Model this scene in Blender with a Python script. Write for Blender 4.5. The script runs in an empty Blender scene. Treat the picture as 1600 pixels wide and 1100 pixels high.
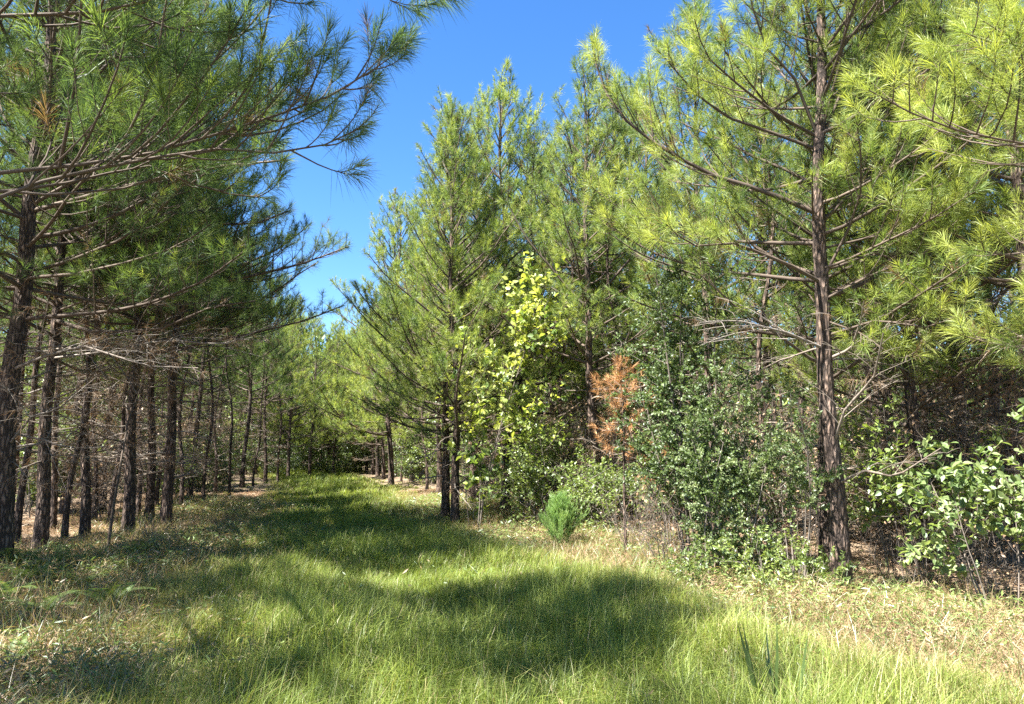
import bpy, math, random
import numpy as np
from mathutils import Vector

# ------------------------------------------------------------------ camera, sky, sun, exposure
sc = bpy.context.scene
F, CX, CY, PITCH, CAMH = 1155.0, 800.0, 550.0, math.atan(150 / 1155.0), 1.6
cam_data = bpy.data.cameras.new("camera")
cam_data.lens = 26.0
cam_data.sensor_width = 36.0
cam_data.clip_end = 2000.0
cam = bpy.data.objects.new("camera", cam_data)
sc.collection.objects.link(cam)
cam.location = (0, 0, CAMH)
cam.rotation_euler = (math.radians(90) + PITCH, 0, 0)
sc.camera = cam

SUN_AZ = (-0.86, -0.51)      # horizontal direction towards the sun
SUN_EL = math.radians(57)
world = bpy.data.worlds.new("World")
sc.world = world
world.use_nodes = True
wn = world.node_tree
sky = wn.nodes.new("ShaderNodeTexSky")
sky.sky_type = 'NISHITA'
sky.sun_disc = False
sky.sun_elevation = SUN_EL
sky.sun_rotation = math.atan2(SUN_AZ[0], SUN_AZ[1])
sky.air_density = 1.0
sky.dust_density = 0.2
sky.ozone_density = 5.0
hs = wn.nodes.new("ShaderNodeHueSaturation")
hs.inputs["Saturation"].default_value = 1.22
hs.inputs["Hue"].default_value = 0.505
wn.links.new(sky.outputs[0], hs.inputs["Color"])
bg = wn.nodes["Background"]
wn.links.new(hs.outputs[0], bg.inputs[0])
bg.inputs[1].default_value = 0.053

sd = bpy.data.lights.new("sun", 'SUN')
sd.energy = 5.0
sd.angle = math.radians(0.5)
sd.color = (1.0, 0.95, 0.86)
sun = bpy.data.objects.new("sun", sd)
sc.collection.objects.link(sun)
_n = math.hypot(*SUN_AZ)
_sd = Vector((SUN_AZ[0] / _n * math.cos(SUN_EL), SUN_AZ[1] / _n * math.cos(SUN_EL), math.sin(SUN_EL)))
sun.rotation_euler = _sd.to_track_quat('Z', 'Y').to_euler()

sc.view_settings.view_transform = 'Standard'
sc.view_settings.look = 'None'
sc.view_settings.gamma = 1.0
sc.view_settings.use_curve_mapping = False
sc.view_settings.exposure = 2.6
sc.cycles.max_bounces = 7
sc.cycles.diffuse_bounces = 4
sc.cycles.transmission_bounces = 4
sc.cycles.glossy_bounces = 1
sc.cycles.use_denoising = False
sc.cycles.sample_clamp_indirect = 4.0

# ------------------------------------------------------------------ frame helpers
_s, _c = math.sin(PITCH), math.cos(PITCH)


def ray(x, y):
    u, v = (x - CX) / F, (CY - y) / F
    return np.array([u, _c - _s * v, _s + _c * v])


def at(x, y, d):
    """point seen at photo pixel (x, y) at ground distance d along Y"""
    r = ray(x, y)
    return np.array([0, 0, CAMH]) + r * (d / r[1])


EDGE_Y = [0, 4.9, 7.4, 12.3, 30, 46, 60, 90]
EDGE_L = [-1.9, -2.3, -3.1, -4.6, -9.3, -15.2, -21, -36]
RE_Y = [0, 4.5, 6.2, 8.4, 12.3, 15.4, 26, 40, 60, 90]
RE_R = [3.8, 3.0, 2.5, 1.9, 0.6, -1.0, -3.8, -7.6, -13, -30]


def xl(y): return np.interp(y, EDGE_Y, EDGE_L)
def xr(y): return np.interp(y, RE_Y, RE_R)


def hgt(x, y):
    x = np.asarray(x, float); y = np.asarray(y, float)
    h = 0.035 * np.sin(x * 0.9 + 1.3) * np.cos(y * 0.7) + 0.03 * np.sin(x * 2.1 + y * 1.7) + 0.05 * np.sin(y * 0.31 + x * .23)
    out = np.maximum(xl(y) - x, x - xr(y))
    h = h + 0.10 * np.clip(out / 1.5, 0, 1) + 0.03 * np.sin(x * 4.3) * np.sin(y * 3.9 + 1) * np.clip(out, 0, 1)
    return h - 0.04


def ground_at(x, y):
    """ground point seen at photo pixel"""
    r = ray(x, y)
    t = -CAMH / r[2]
    p = r * t
    return float(p[0]), float(p[1])


C = sc.collection
RNG = np.random.default_rng(7)


def unit(v):
    return v / np.maximum(np.linalg.norm(v, axis=-1, keepdims=True), 1e-9)


# ------------------------------------------------------------------ mesh helpers
def mesh_from(name, V, faces, mats, tone=None, midx=None, smooth=False):
    """faces: list of int arrays (n,k); midx: material index per array; tone: per-vertex float"""
    me = bpy.data.meshes.new(name)
    V = np.asarray(V, np.float32)
    me.vertices.add(len(V))
    me.vertices.foreach_set("co", V.ravel())
    faces = [np.asarray(f, np.int32) for f in faces]
    nl = sum(f.size for f in faces)
    nf = sum(len(f) for f in faces)
    me.loops.add(nl)
    me.loops.foreach_set("vertex_index", np.concatenate([f.ravel() for f in faces]))
    me.polygons.add(nf)
    tot = np.concatenate([np.full(len(f), f.shape[1], np.int32) for f in faces])
    start = np.concatenate([[0], np.cumsum(tot)[:-1]]).astype(np.int32)
    me.polygons.foreach_set("loop_start", start)
    if midx is not None:
        me.polygons.foreach_set("material_index", np.concatenate([np.full(len(f), m, np.int32) for f, m in zip(faces, midx)]))
    if smooth:
        me.polygons.foreach_set("use_smooth", np.ones(nf, bool))
    for m in mats:
        me.materials.append(m)
    if tone is not None:
        a = me.attributes.new("tone", 'FLOAT', 'POINT')
        a.data.foreach_set("value", np.asarray(tone, np.float32))
    me.update(calc_edges=True)
    return me


class Geo:
    """collects geometry pieces"""
    def __init__(s): s.V, s.T, s.F, s.M, s.n = [], [], [], [], 0

    def add(s, V, faces, mat=0, tone=0.5):
        V = np.asarray(V, float).reshape(-1, 3)
        s.V.append(V)
        s.T.append(np.full(len(V), tone) if np.isscalar(tone) else np.asarray(tone).ravel())
        for f in faces:
            s.F.append(np.asarray(f) + s.n); s.M.append(mat)
        s.n += len(V)

    def mesh(s, name, mats, smooth=False):
        return mesh_from(name, np.concatenate(s.V), s.F, mats, np.concatenate(s.T), s.M, smooth)


def tubes(P, R, sides=5, rough=0.0, rng=RNG):
    """P (B,K,3) polylines, R (B,K) radii -> verts, quads"""
    P = np.asarray(P, float); R = np.asarray(R, float)
    B, K, _ = P.shape
    T = unit(np.gradient(P, axis=1))
    mean = unit(P[:, -1] - P[:, 0])
    ref = np.where(np.abs(mean[:, 2:3]) > 0.8, np.array([[1., 0, 0]]), np.array([[0., 0, 1]]))[:, None, :]
    A = unit(np.cross(T, ref)); Bv = np.cross(T, A)
    th = np.linspace(0, 2 * math.pi, sides, endpoint=False)
    rr = R[:, :, None] * np.ones(sides)
    if rough:
        rr = rr * (1 + rough * rng.uniform(-1, 1, rr.shape))
    V = P[:, :, None, :] + rr[..., None] * (np.cos(th)[None, None, :, None] * A[:, :, None, :] + np.sin(th)[None, None, :, None] * Bv[:, :, None, :])
    idx = np.arange(B * K * sides).reshape(B, K, sides)
    a = idx[:, :-1]; b = idx[:, 1:]
    q = np.stack([a, np.roll(a, -1, 2), np.roll(b, -1, 2), b], -1).reshape(-1, 4)
    return V.reshape(-1, 3), q


def grow(P0, D0, L, K, curl, jit, rng):
    """polylines from P0 in direction D0, length L, bending upwards by curl"""
    B = len(P0)
    P = np.zeros((B, K, 3)); P[:, 0] = P0
    d = unit(np.asarray(D0, float)); curl = np.broadcast_to(curl, (B,))
    st = (np.asarray(L) / (K - 1))[:, None]
    for k in range(1, K):
        P[:, k] = P[:, k - 1] + d * st
        d = d + rng.normal(0, jit, (B, 3))
        d[:, 2] += curl / (K - 1)
        d = unit(d)
    return P


def sample(P, s):
    """point and tangent at fraction s of polylines P (B,K,3)"""
    B, K, _ = P.shape
    f = np.clip(s, 0, 0.9999) * (K - 1)
    i = f.astype(int); w = (f - i)[:, None]
    b = np.arange(B)
    p = P[b, i] * (1 - w) + P[b, i + 1] * w
    return p, unit(P[b, i + 1] - P[b, i])


def perp(T):
    ref = np.where(np.abs(T[:, 2:3]) > 0.85, np.array([[1., 0, 0]]), np.array([[0., 0, 1]]))
    A = unit(np.cross(T, ref))
    return A, np.cross(T, A)


def needles(geo, P, L, n, nl, w, rng, tone, seg=1, shoot=0.26, mat=0, spread=(14, 78), droop=0.22):
    """bottle-brush needles on the last `shoot` metres of polylines"""
    B = len(P)
    if B == 0:
        return
    rep = np.repeat(np.arange(B), n)
    dens = rng.uniform(.5, 1.3, B)      # uneven tufts
    rep = rep[rng.random(len(rep)) < dens[rep]]
    u = rng.random(len(rep)) ** 0.8
    frac = np.clip(shoot / np.maximum(L, .02), 0, 1)[rep]
    s = 1 - frac * (1 - u)
    p, T = sample(P[rep], s)
    A, Bv = perp(T)
    ph = rng.uniform(0, 2 * math.pi, len(rep))
    al = np.radians(spread[1] + (spread[0] - spread[1]) * u + rng.normal(0, 9, len(rep)))
    D = np.cos(al)[:, None] * T + np.sin(al)[:, None] * (np.cos(ph)[:, None] * A + np.sin(ph)[:, None] * Bv)
    ln = nl * rng.uniform(.68, 1.15, B)[rep] * rng.uniform(0.72, 1.12, len(rep))
    S = unit(np.cross(D, rng.normal(0, 1, (len(rep), 3))))
    ww = w * rng.uniform(.7, 1.2, len(rep))
    t = (tone[rep] if not np.isscalar(tone) else tone) + rng.normal(0, .07, len(rep)) + .16 * (u - .5)
    t = np.where((tone[rep] if not np.isscalar(tone) else tone + 0 * t) > .17, np.maximum(t, .2), t)
    tip = p + D * ln[:, None]; tip[:, 2] -= droop * ln * rng.uniform(.3, 1.6, len(rep))
    if seg == 1:
        V = np.stack([p - S * ww[:, None] / 2, p + S * ww[:, None] / 2, tip], 1)
        idx = np.arange(len(rep) * 3).reshape(-1, 3)
        geo.add(V, [idx], mat, np.repeat(t, 3))
    else:
        m = p + D * (ln * .55)[:, None]; m[:, 2] -= droop * ln * .12
        V = np.stack([p - S * ww[:, None] * .4, p + S * ww[:, None] * .4, m + S * ww[:, None] / 2, m - S * ww[:, None] / 2, tip], 1)
        i = np.arange(len(rep))[:, None] * 5
        geo.add(V, [i + np.array([[0, 1, 2, 3]]), i + np.array([[3, 2, 4]])], mat, np.repeat(t, 5))


def leaves(geo, p, D, N, ln, wd, mat, tone, rng, big=False):
    """leaf blades at p pointing along D with normal about N"""
    D = unit(D); S = unit(np.cross(D, N)); U = np.cross(S, D)
    n = len(p); ln = ln[:, None]; wd = wd[:, None]
    if not big:
        V = np.stack([p, p + D * ln * .5 + S * wd * .5 + U * wd * .15, p + D * ln, p + D * ln * .5 - S * wd * .5 + U * wd * .15], 1)
        i = np.arange(n)[:, None] * 4
        geo.add(V, [i + np.array([[0, 1, 2]]), i + np.array([[0, 2, 3]])], mat, np.repeat(tone, 4))
    else:
        q = p + D * ln * .12
        V = np.stack([p, q + D * ln * .18 + S * wd * .42 + U * wd * .12, q + D * ln * .48 + S * wd * .5 + U * wd * .14, q + D * ln * .78 + S * wd * .26 + U * wd * .02,
                      q + D * ln - U * wd * .12, q + D * ln * .78 - S * wd * .26 + U * wd * .02, q + D * ln * .48 - S * wd * .5 + U * wd * .14, q + D * ln * .18 - S * wd * .42 + U * wd * .12, q + D * ln * .5], 1)
        i = np.arange(n)[:, None] * 9
        F_ = [i + np.array([[a, b, 8]]) for a, b in ((0, 1), (1, 2), (2, 3), (3, 4), (4, 5), (5, 6), (6, 7), (7, 0))]
        geo.add(V, F_, mat, np.repeat(tone, 9))


# ------------------------------------------------------------------ materials
def new_mat(name):
    m = bpy.data.materials.new(name); m.use_nodes = True
    nt = m.node_tree; nt.nodes.clear()
    return m, nt, nt.nodes.new, nt.links.new


def ramp_node(nt, stops):
    r = nt.nodes.new("ShaderNodeValToRGB")
    e = r.color_ramp.elements
    while len(e) < len(stops): e.new(0.5)
    for el, (p, c) in zip(e, stops):
        el.position = p; el.color = (*c, 1)
    return r


def leaf_mat(name, stops, transl=0.38, gloss=0.07, rough=0.45, objvar=0.12, trans_tint=(1.0, 1.0, 0.55)):
    """thin leaf: diffuse + translucent + a little sheen; tone attribute picks the leaf colour"""
    m, nt, N, Lk = new_mat(name)
    out = N("ShaderNodeOutputMaterial")
    at_ = N("ShaderNodeAttribute"); at_.attribute_name = "tone"
    oi = N("ShaderNodeObjectInfo")
    ma = N("ShaderNodeMath"); ma.operation = 'MULTIPLY_ADD'; ma.inputs[1].default_value = objvar; 
    sub = N("ShaderNodeMath"); sub.operation = 'SUBTRACT'; sub.inputs[1].default_value = 0.5
    Lk(oi.outputs["Random"], sub.inputs[0]); Lk(sub.outputs[0], ma.inputs[0]); Lk(at_.outputs["Fac"], ma.inputs[2])
    r = ramp_node(nt, stops); Lk(ma.outputs[0], r.inputs[0])
    df = N("ShaderNodeBsdfDiffuse"); tr = N("ShaderNodeBsdfTranslucent"); gl = N("ShaderNodeBsdfGlossy")
    gl.inputs["Roughness"].default_value = rough
    gl.inputs["Color"].default_value = (.8, .85, .9, 1)
    mx = N("ShaderNodeMix"); mx.data_type = 'RGBA'; mx.blend_type = 'MULTIPLY'; mx.inputs[0].default_value = 1
    Lk(r.outputs[0], mx.inputs[6]); mx.inputs[7].default_value = (*[1.5 * c for c in trans_tint], 1)
    Lk(r.outputs[0], df.inputs[0]); Lk(mx.outputs[2], tr.inputs[0])
    m1 = N("ShaderNodeMixShader"); m1.inputs[0].default_value = transl
    Lk(df.outputs[0], m1.inputs[1]); Lk(tr.outputs[0], m1.inputs[2])
    m2 = N("ShaderNodeMixShader"); m2.inputs[0].default_value = gloss
    Lk(m1.outputs[0], m2.inputs[1]); Lk(gl.outputs[0], m2.inputs[2])
    Lk(m2.outputs[0], out.inputs[0])
    return m


def bark_mat(name, dark, light, scale=1.0, bump=1.0):
    m, nt, N, Lk = new_mat(name)
    out = N("ShaderNodeOutputMaterial"); b = N("ShaderNodeBsdfPrincipled")
    b.inputs["Roughness"].default_value = 0.9
    tc = N("ShaderNodeTexCoord"); mp = N("ShaderNodeMapping"); mp.inputs["Scale"].default_value = (25 * scale, 25 * scale, 6 * scale)
    Lk(tc.outputs["Object"], mp.inputs[0])
    vo = N("ShaderNodeTexVoronoi"); vo.feature = 'DISTANCE_TO_EDGE'; vo.inputs["Scale"].default_value = 1.0
    no = N("ShaderNodeTexNoise"); no.inputs["Scale"].default_value = 1.2; no.inputs["Detail"].default_value = 6
    Lk(mp.outputs[0], no.inputs[0])
    ad = N("ShaderNodeMix"); ad.data_type = 'RGBA'; ad.blend_type = 'ADD'; ad.inputs[0].default_value = 0.6
    Lk(mp.outputs[0], ad.inputs[6]); Lk(no.outputs["Color"], ad.inputs[7]); Lk(ad.outputs[2], vo.inputs[0])
    mr = N("ShaderNodeMapRange"); mr.inputs[1].default_value = 0.0; mr.inputs[2].default_value = 0.42
    Lk(vo.outputs[0], mr.inputs[0])
    n2 = N("ShaderNodeTexNoise"); n2.inputs["Scale"].default_value = 9; n2.inputs["Detail"].default_value = 5
    Lk(tc.outputs["Object"], n2.inputs[0])
    mu = N("ShaderNodeMath"); mu.operation = 'MULTIPLY'; Lk(mr.outputs[0], mu.inputs[0]); Lk(n2.outputs[0], mu.inputs[1])
    n3 = N("ShaderNodeTexNoise"); n3.inputs["Scale"].default_value = 2.3; n3.inputs["Detail"].default_value = 4; Lk(tc.outputs["Object"], n3.inputs[0])
    hr = ramp_node(nt, [(0.35, (.72, .66, .62)), (0.5, (1, .9, .8)), (0.68, (1.15, 1.12, 1.1))]); Lk(n3.outputs[0], hr.inputs[0])
    r = ramp_node(nt, [(0.08, dark), (0.32, tuple(.5 * (a + c) for a, c in zip(dark, light))), (0.62, light)])
    Lk(mu.outputs[0], r.inputs[0])
    mc = N("ShaderNodeMix"); mc.data_type = "RGBA"; mc.blend_type = "MULTIPLY"; mc.inputs[0].default_value = 1; Lk(r.outputs[0], mc.inputs[6]); Lk(hr.outputs[0], mc.inputs[7]); Lk(mc.outputs[2], b.inputs["Base Color"])
    bp = N("ShaderNodeBump"); bp.inputs["Strength"].default_value = bump; bp.inputs["Distance"].default_value = 0.04
    Lk(mu.outputs[0], bp.inputs["Height"]); Lk(bp.outputs[0], b.inputs["Normal"])
    Lk(b.outputs[0], out.inputs[0])
    return m


def tone_mat(name, stops, rough=0.85):
    m, nt, N, Lk = new_mat(name)
    out = N("ShaderNodeOutputMaterial"); b = N("ShaderNodeBsdfPrincipled"); b.inputs["Roughness"].default_value = rough
    at_ = N("ShaderNodeAttribute"); at_.attribute_name = "tone"
    no = N("ShaderNodeTexNoise"); no.inputs["Scale"].default_value = 25
    tc = N("ShaderNodeTexCoord"); Lk(tc.outputs["Object"], no.inputs[0])
    ma = N("ShaderNodeMath"); ma.operation = 'MULTIPLY_ADD'; ma.inputs[1].default_value = 0.6; Lk(no.outputs[0], ma.inputs[0])
    s2 = N("ShaderNodeMath"); s2.operation = 'SUBTRACT'; s2.inputs[1].default_value = 0.3
    Lk(at_.outputs["Fac"], s2.inputs[0]); Lk(s2.outputs[0], ma.inputs[2])
    r = ramp_node(nt, stops); Lk(ma.outputs[0], r.inputs[0]); Lk(r.outputs[0], b.inputs["Base Color"])
    Lk(b.outputs[0], out.inputs[0])
    return m


# needle tone: 0 dead brown .. 0.25 dark green .. 1 fresh yellow green
NEEDLE = leaf_mat("pine_needles", [(0.0, (.17, .11, .06)), (0.06, (.14, .11, .05)), (0.13, (.05, .09, .04)), (0.5, (.135, .20, .055)), (1.0, (.33, .37, .09))], .40, .02)
RUSTNEEDLE = leaf_mat("rust_needles", [(0.0, (.16, .09, .05)), (0.5, (.33, .18, .08)), (1.0, (.50, .30, .14))], .3, .02, trans_tint=(1, .8, .6))
DEADNEEDLE = leaf_mat("dead_needles", [(0.0, (.10, .065, .04)), (0.5, (.20, .14, .085)), (1.0, (.33, .24, .15))], .3, .02, trans_tint=(1, .8, .6))
BARK = bark_mat("pine_bark", (.03, .021, .017), (.28, .215, .18))
TWIG = tone_mat("pine_twig_bark", [(0.0, (.05, .035, .025)), (0.5, (.095, .07, .052)), (1.0, (.22, .19, .16))])
DEADTWIG = tone_mat("bare_twig_bark", [(0.0, (.07, .055, .045)), (0.5, (.13, .108, .09)), (1.0, (.23, .205, .18))])
SHRUBLEAF = leaf_mat("small_evergreen_leaves", [(0.0, (.04, .065, .018)), (0.5, (.09, .14, .038)), (1.0, (.20, .25, .11))], .3, .04, .5)
BROADLEAF = leaf_mat("broad_leaves", [(0.0, (.06, .12, .025)), (0.5, (.17, .24, .06)), (1.0, (.38, .41, .09))], .42, .04, .5)
UNDERLEAF = leaf_mat("undergrowth_leaves", [(0.0, (.05, .08, .02)), (0.5, (.12, .17, .045)), (1.0, (.20, .26, .06))], .35, .06, objvar=.4)
PALELEAF = leaf_mat("pale_broad_leaves", [(0.0, (.06, .10, .03)), (0.5, (.13, .19, .06)), (1.0, (.26, .32, .13))], .36, .05, .5)
JUNIPER = leaf_mat("juniper_sprays", [(0.0, (.10, .17, .06)), (0.5, (.19, .31, .10)), (1.0, (.31, .42, .16))], .4, .02)
GRASSM = leaf_mat("grass_blades", [(0.0, (.33, .27, .15)), (0.12, (.26, .25, .09)), (0.25, (.10, .145, .03)), (0.55, (.17, .225, .045)), (1.0, (.29, .345, .07))], .38, .02, objvar=0)
WEEDM = leaf_mat("weed_leaves", [(0.0, (.30, .20, .12)), (0.2, (.22, .19, .08)), (0.4, (.09, .15, .04)), (0.7, (.15, .22, .06)), (1.0, (.26, .33, .12))], .34, .05, objvar=0)
STRAWM = leaf_mat("fallen_pine_straw", [(0.0, (.14, .085, .05)), (0.5, (.30, .20, .125)), (1.0, (.48, .37, .25))], .15, .03, objvar=0, trans_tint=(1, .9, .7))


def ground_mat():
    m, nt, N, Lk = new_mat("forest_floor_soil")
    out = N("ShaderNodeOutputMaterial"); b = N("ShaderNodeBsdfPrincipled"); b.inputs["Roughness"].default_value = .95
    at_ = N("ShaderNodeAttribute"); at_.attribute_name = "tone"
    tc = N("ShaderNodeTexCoord")
    n1 = N("ShaderNodeTexNoise"); n1.inputs["Scale"].default_value = 1.3; n1.inputs["Detail"].default_value = 8; n1.inputs["Roughness"].default_value = .65
    n2 = N("ShaderNodeTexNoise"); n2.inputs["Scale"].default_value = 45; n2.inputs["Detail"].default_value = 5
    Lk(tc.outputs["Object"], n1.inputs[0]); Lk(tc.outputs["Object"], n2.inputs[0])
    r1 = ramp_node(nt, [(0.3, (.07, .048, .03)), (0.5, (.16, .115, .075)), (0.7, (.26, .195, .13))])
    r2 = ramp_node(nt, [(0.3, (.035, .045, .015)), (0.5, (.07, .09, .025)), (0.75, (.14, .13, .05))])
    mm = N("ShaderNodeMath"); mm.operation = 'MULTIPLY_ADD'; mm.inputs[1].default_value = .5; Lk(n2.outputs[0], mm.inputs[0])
    m3 = N("ShaderNodeMath"); m3.operation = 'MULTIPLY'; m3.inputs[1].default_value = .55; Lk(n1.outputs[0], m3.inputs[0]); Lk(m3.outputs[0], mm.inputs[2])
    Lk(mm.outputs[0], r1.inputs[0]); Lk(mm.outputs[0], r2.inputs[0])
    mx = N("ShaderNodeMix"); mx.data_type = 'RGBA'; Lk(at_.outputs["Fac"], mx.inputs[0]); Lk(r1.outputs[0], mx.inputs[6]); Lk(r2.outputs[0], mx.inputs[7])
    Lk(mx.outputs[2], b.inputs["Base Color"])
    bp = N("ShaderNodeBump"); bp.inputs["Distance"].default_value = .03; bp.inputs["Strength"].default_value = .8
    Lk(n2.outputs[0], bp.inputs["Height"]); Lk(bp.outputs[0], b.inputs["Normal"])
    Lk(b.outputs[0], out.inputs[0])
    return m


# ------------------------------------------------------------------ object helpers
def setp(o, label=None, cat=None, group=None, kind=None):
    if label: o["label"] = label
    if cat: o["category"] = cat
    if group: o["group"] = group
    if kind: o["kind"] = kind
    return o


def link(name, me, parent=None):
    o = bpy.data.objects.new(name, me); C.objects.link(o)
    if parent: o.parent = parent
    return o


def empty(name, x, y, rz=0.0, s=1.0, z=None):
    o = bpy.data.objects.new(name, None); C.objects.link(o)
    o.empty_display_size = .3
    o.location = (x, y, float(hgt(x, y)) if z is None else z); o.rotation_euler = (0, 0, rz); o.scale = (s, s, s)
    return o


def copy_tree(root, x, y, rz, s):
    r = root.copy(); C.objects.link(r)
    r.location = (x, y, float(hgt(x, y))); r.rotation_euler = (0, 0, rz); r.scale = (s, s, s)
    for ch in root.children:
        c = ch.copy(); C.objects.link(c); c.parent = r
    return r


# ------------------------------------------------------------------ ground
def nonuni(a0, a1, fine, lim):
    f = np.arange(a0, a1 + fine, fine)
    o = 1.25 ** np.arange(1, 60) * fine; o = np.cumsum(o); o = o[o < lim]
    return np.concatenate([a0 - o[::-1], f, f[-1] + o])


gx = nonuni(-16, 14, .22, 480); gy = nonuni(-2, 34, .22, 480)
GX, GY = np.meshgrid(gx, gy, indexing='ij')
def fbm(x, y, seed=0):
    r = np.random.default_rng(seed); v = 0; a = 1; f = .5
    for k in range(5):
        p = r.uniform(0, 6.28, 6); th = r.uniform(0, 3.14, 3)
        for j in range(3):
            v = v + a * np.sin((x * math.cos(th[j]) + y * math.sin(th[j])) * f * (1 + .3 * j) + p[j] + 1.3 * np.sin((y * math.cos(th[j]) - x * math.sin(th[j])) * f * .8 + p[j + 3]))
        a *= .55; f *= 2.1
    return v / 3.2


def grassy(x, y, soft=.9):
    """1 in the grass ride, 0 on the wood floor"""
    e = fbm(x, y, 3) * .7
    d = np.minimum(x - xl(y), xr(y) - x) + e
    return np.clip(d / soft + .5, 0, 1)


gv = np.stack([GX, GY, hgt(GX, GY)], -1).reshape(-1, 3)
ii = np.arange(GX.size).reshape(GX.shape)
gf = np.stack([ii[:-1, :-1], ii[1:, :-1], ii[1:, 1:], ii[:-1, 1:]], -1).reshape(-1, 4)
ground = link("ground", mesh_from("ground", gv, [gf], [ground_mat()], grassy(GX, GY).ravel(), smooth=True))
setp(ground, kind="structure")


# ------------------------------------------------------------------ pine generator
def resample(pts, K):
    pts = np.asarray(pts, float)
    d = np.concatenate([[0], np.cumsum(np.linalg.norm(np.diff(pts, axis=0), axis=1))])
    u = np.linspace(0, d[-1], K)
    return np.stack([np.interp(u, d, pts[:, i]) for i in range(3)], -1), d[-1]


KB = 10


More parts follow.
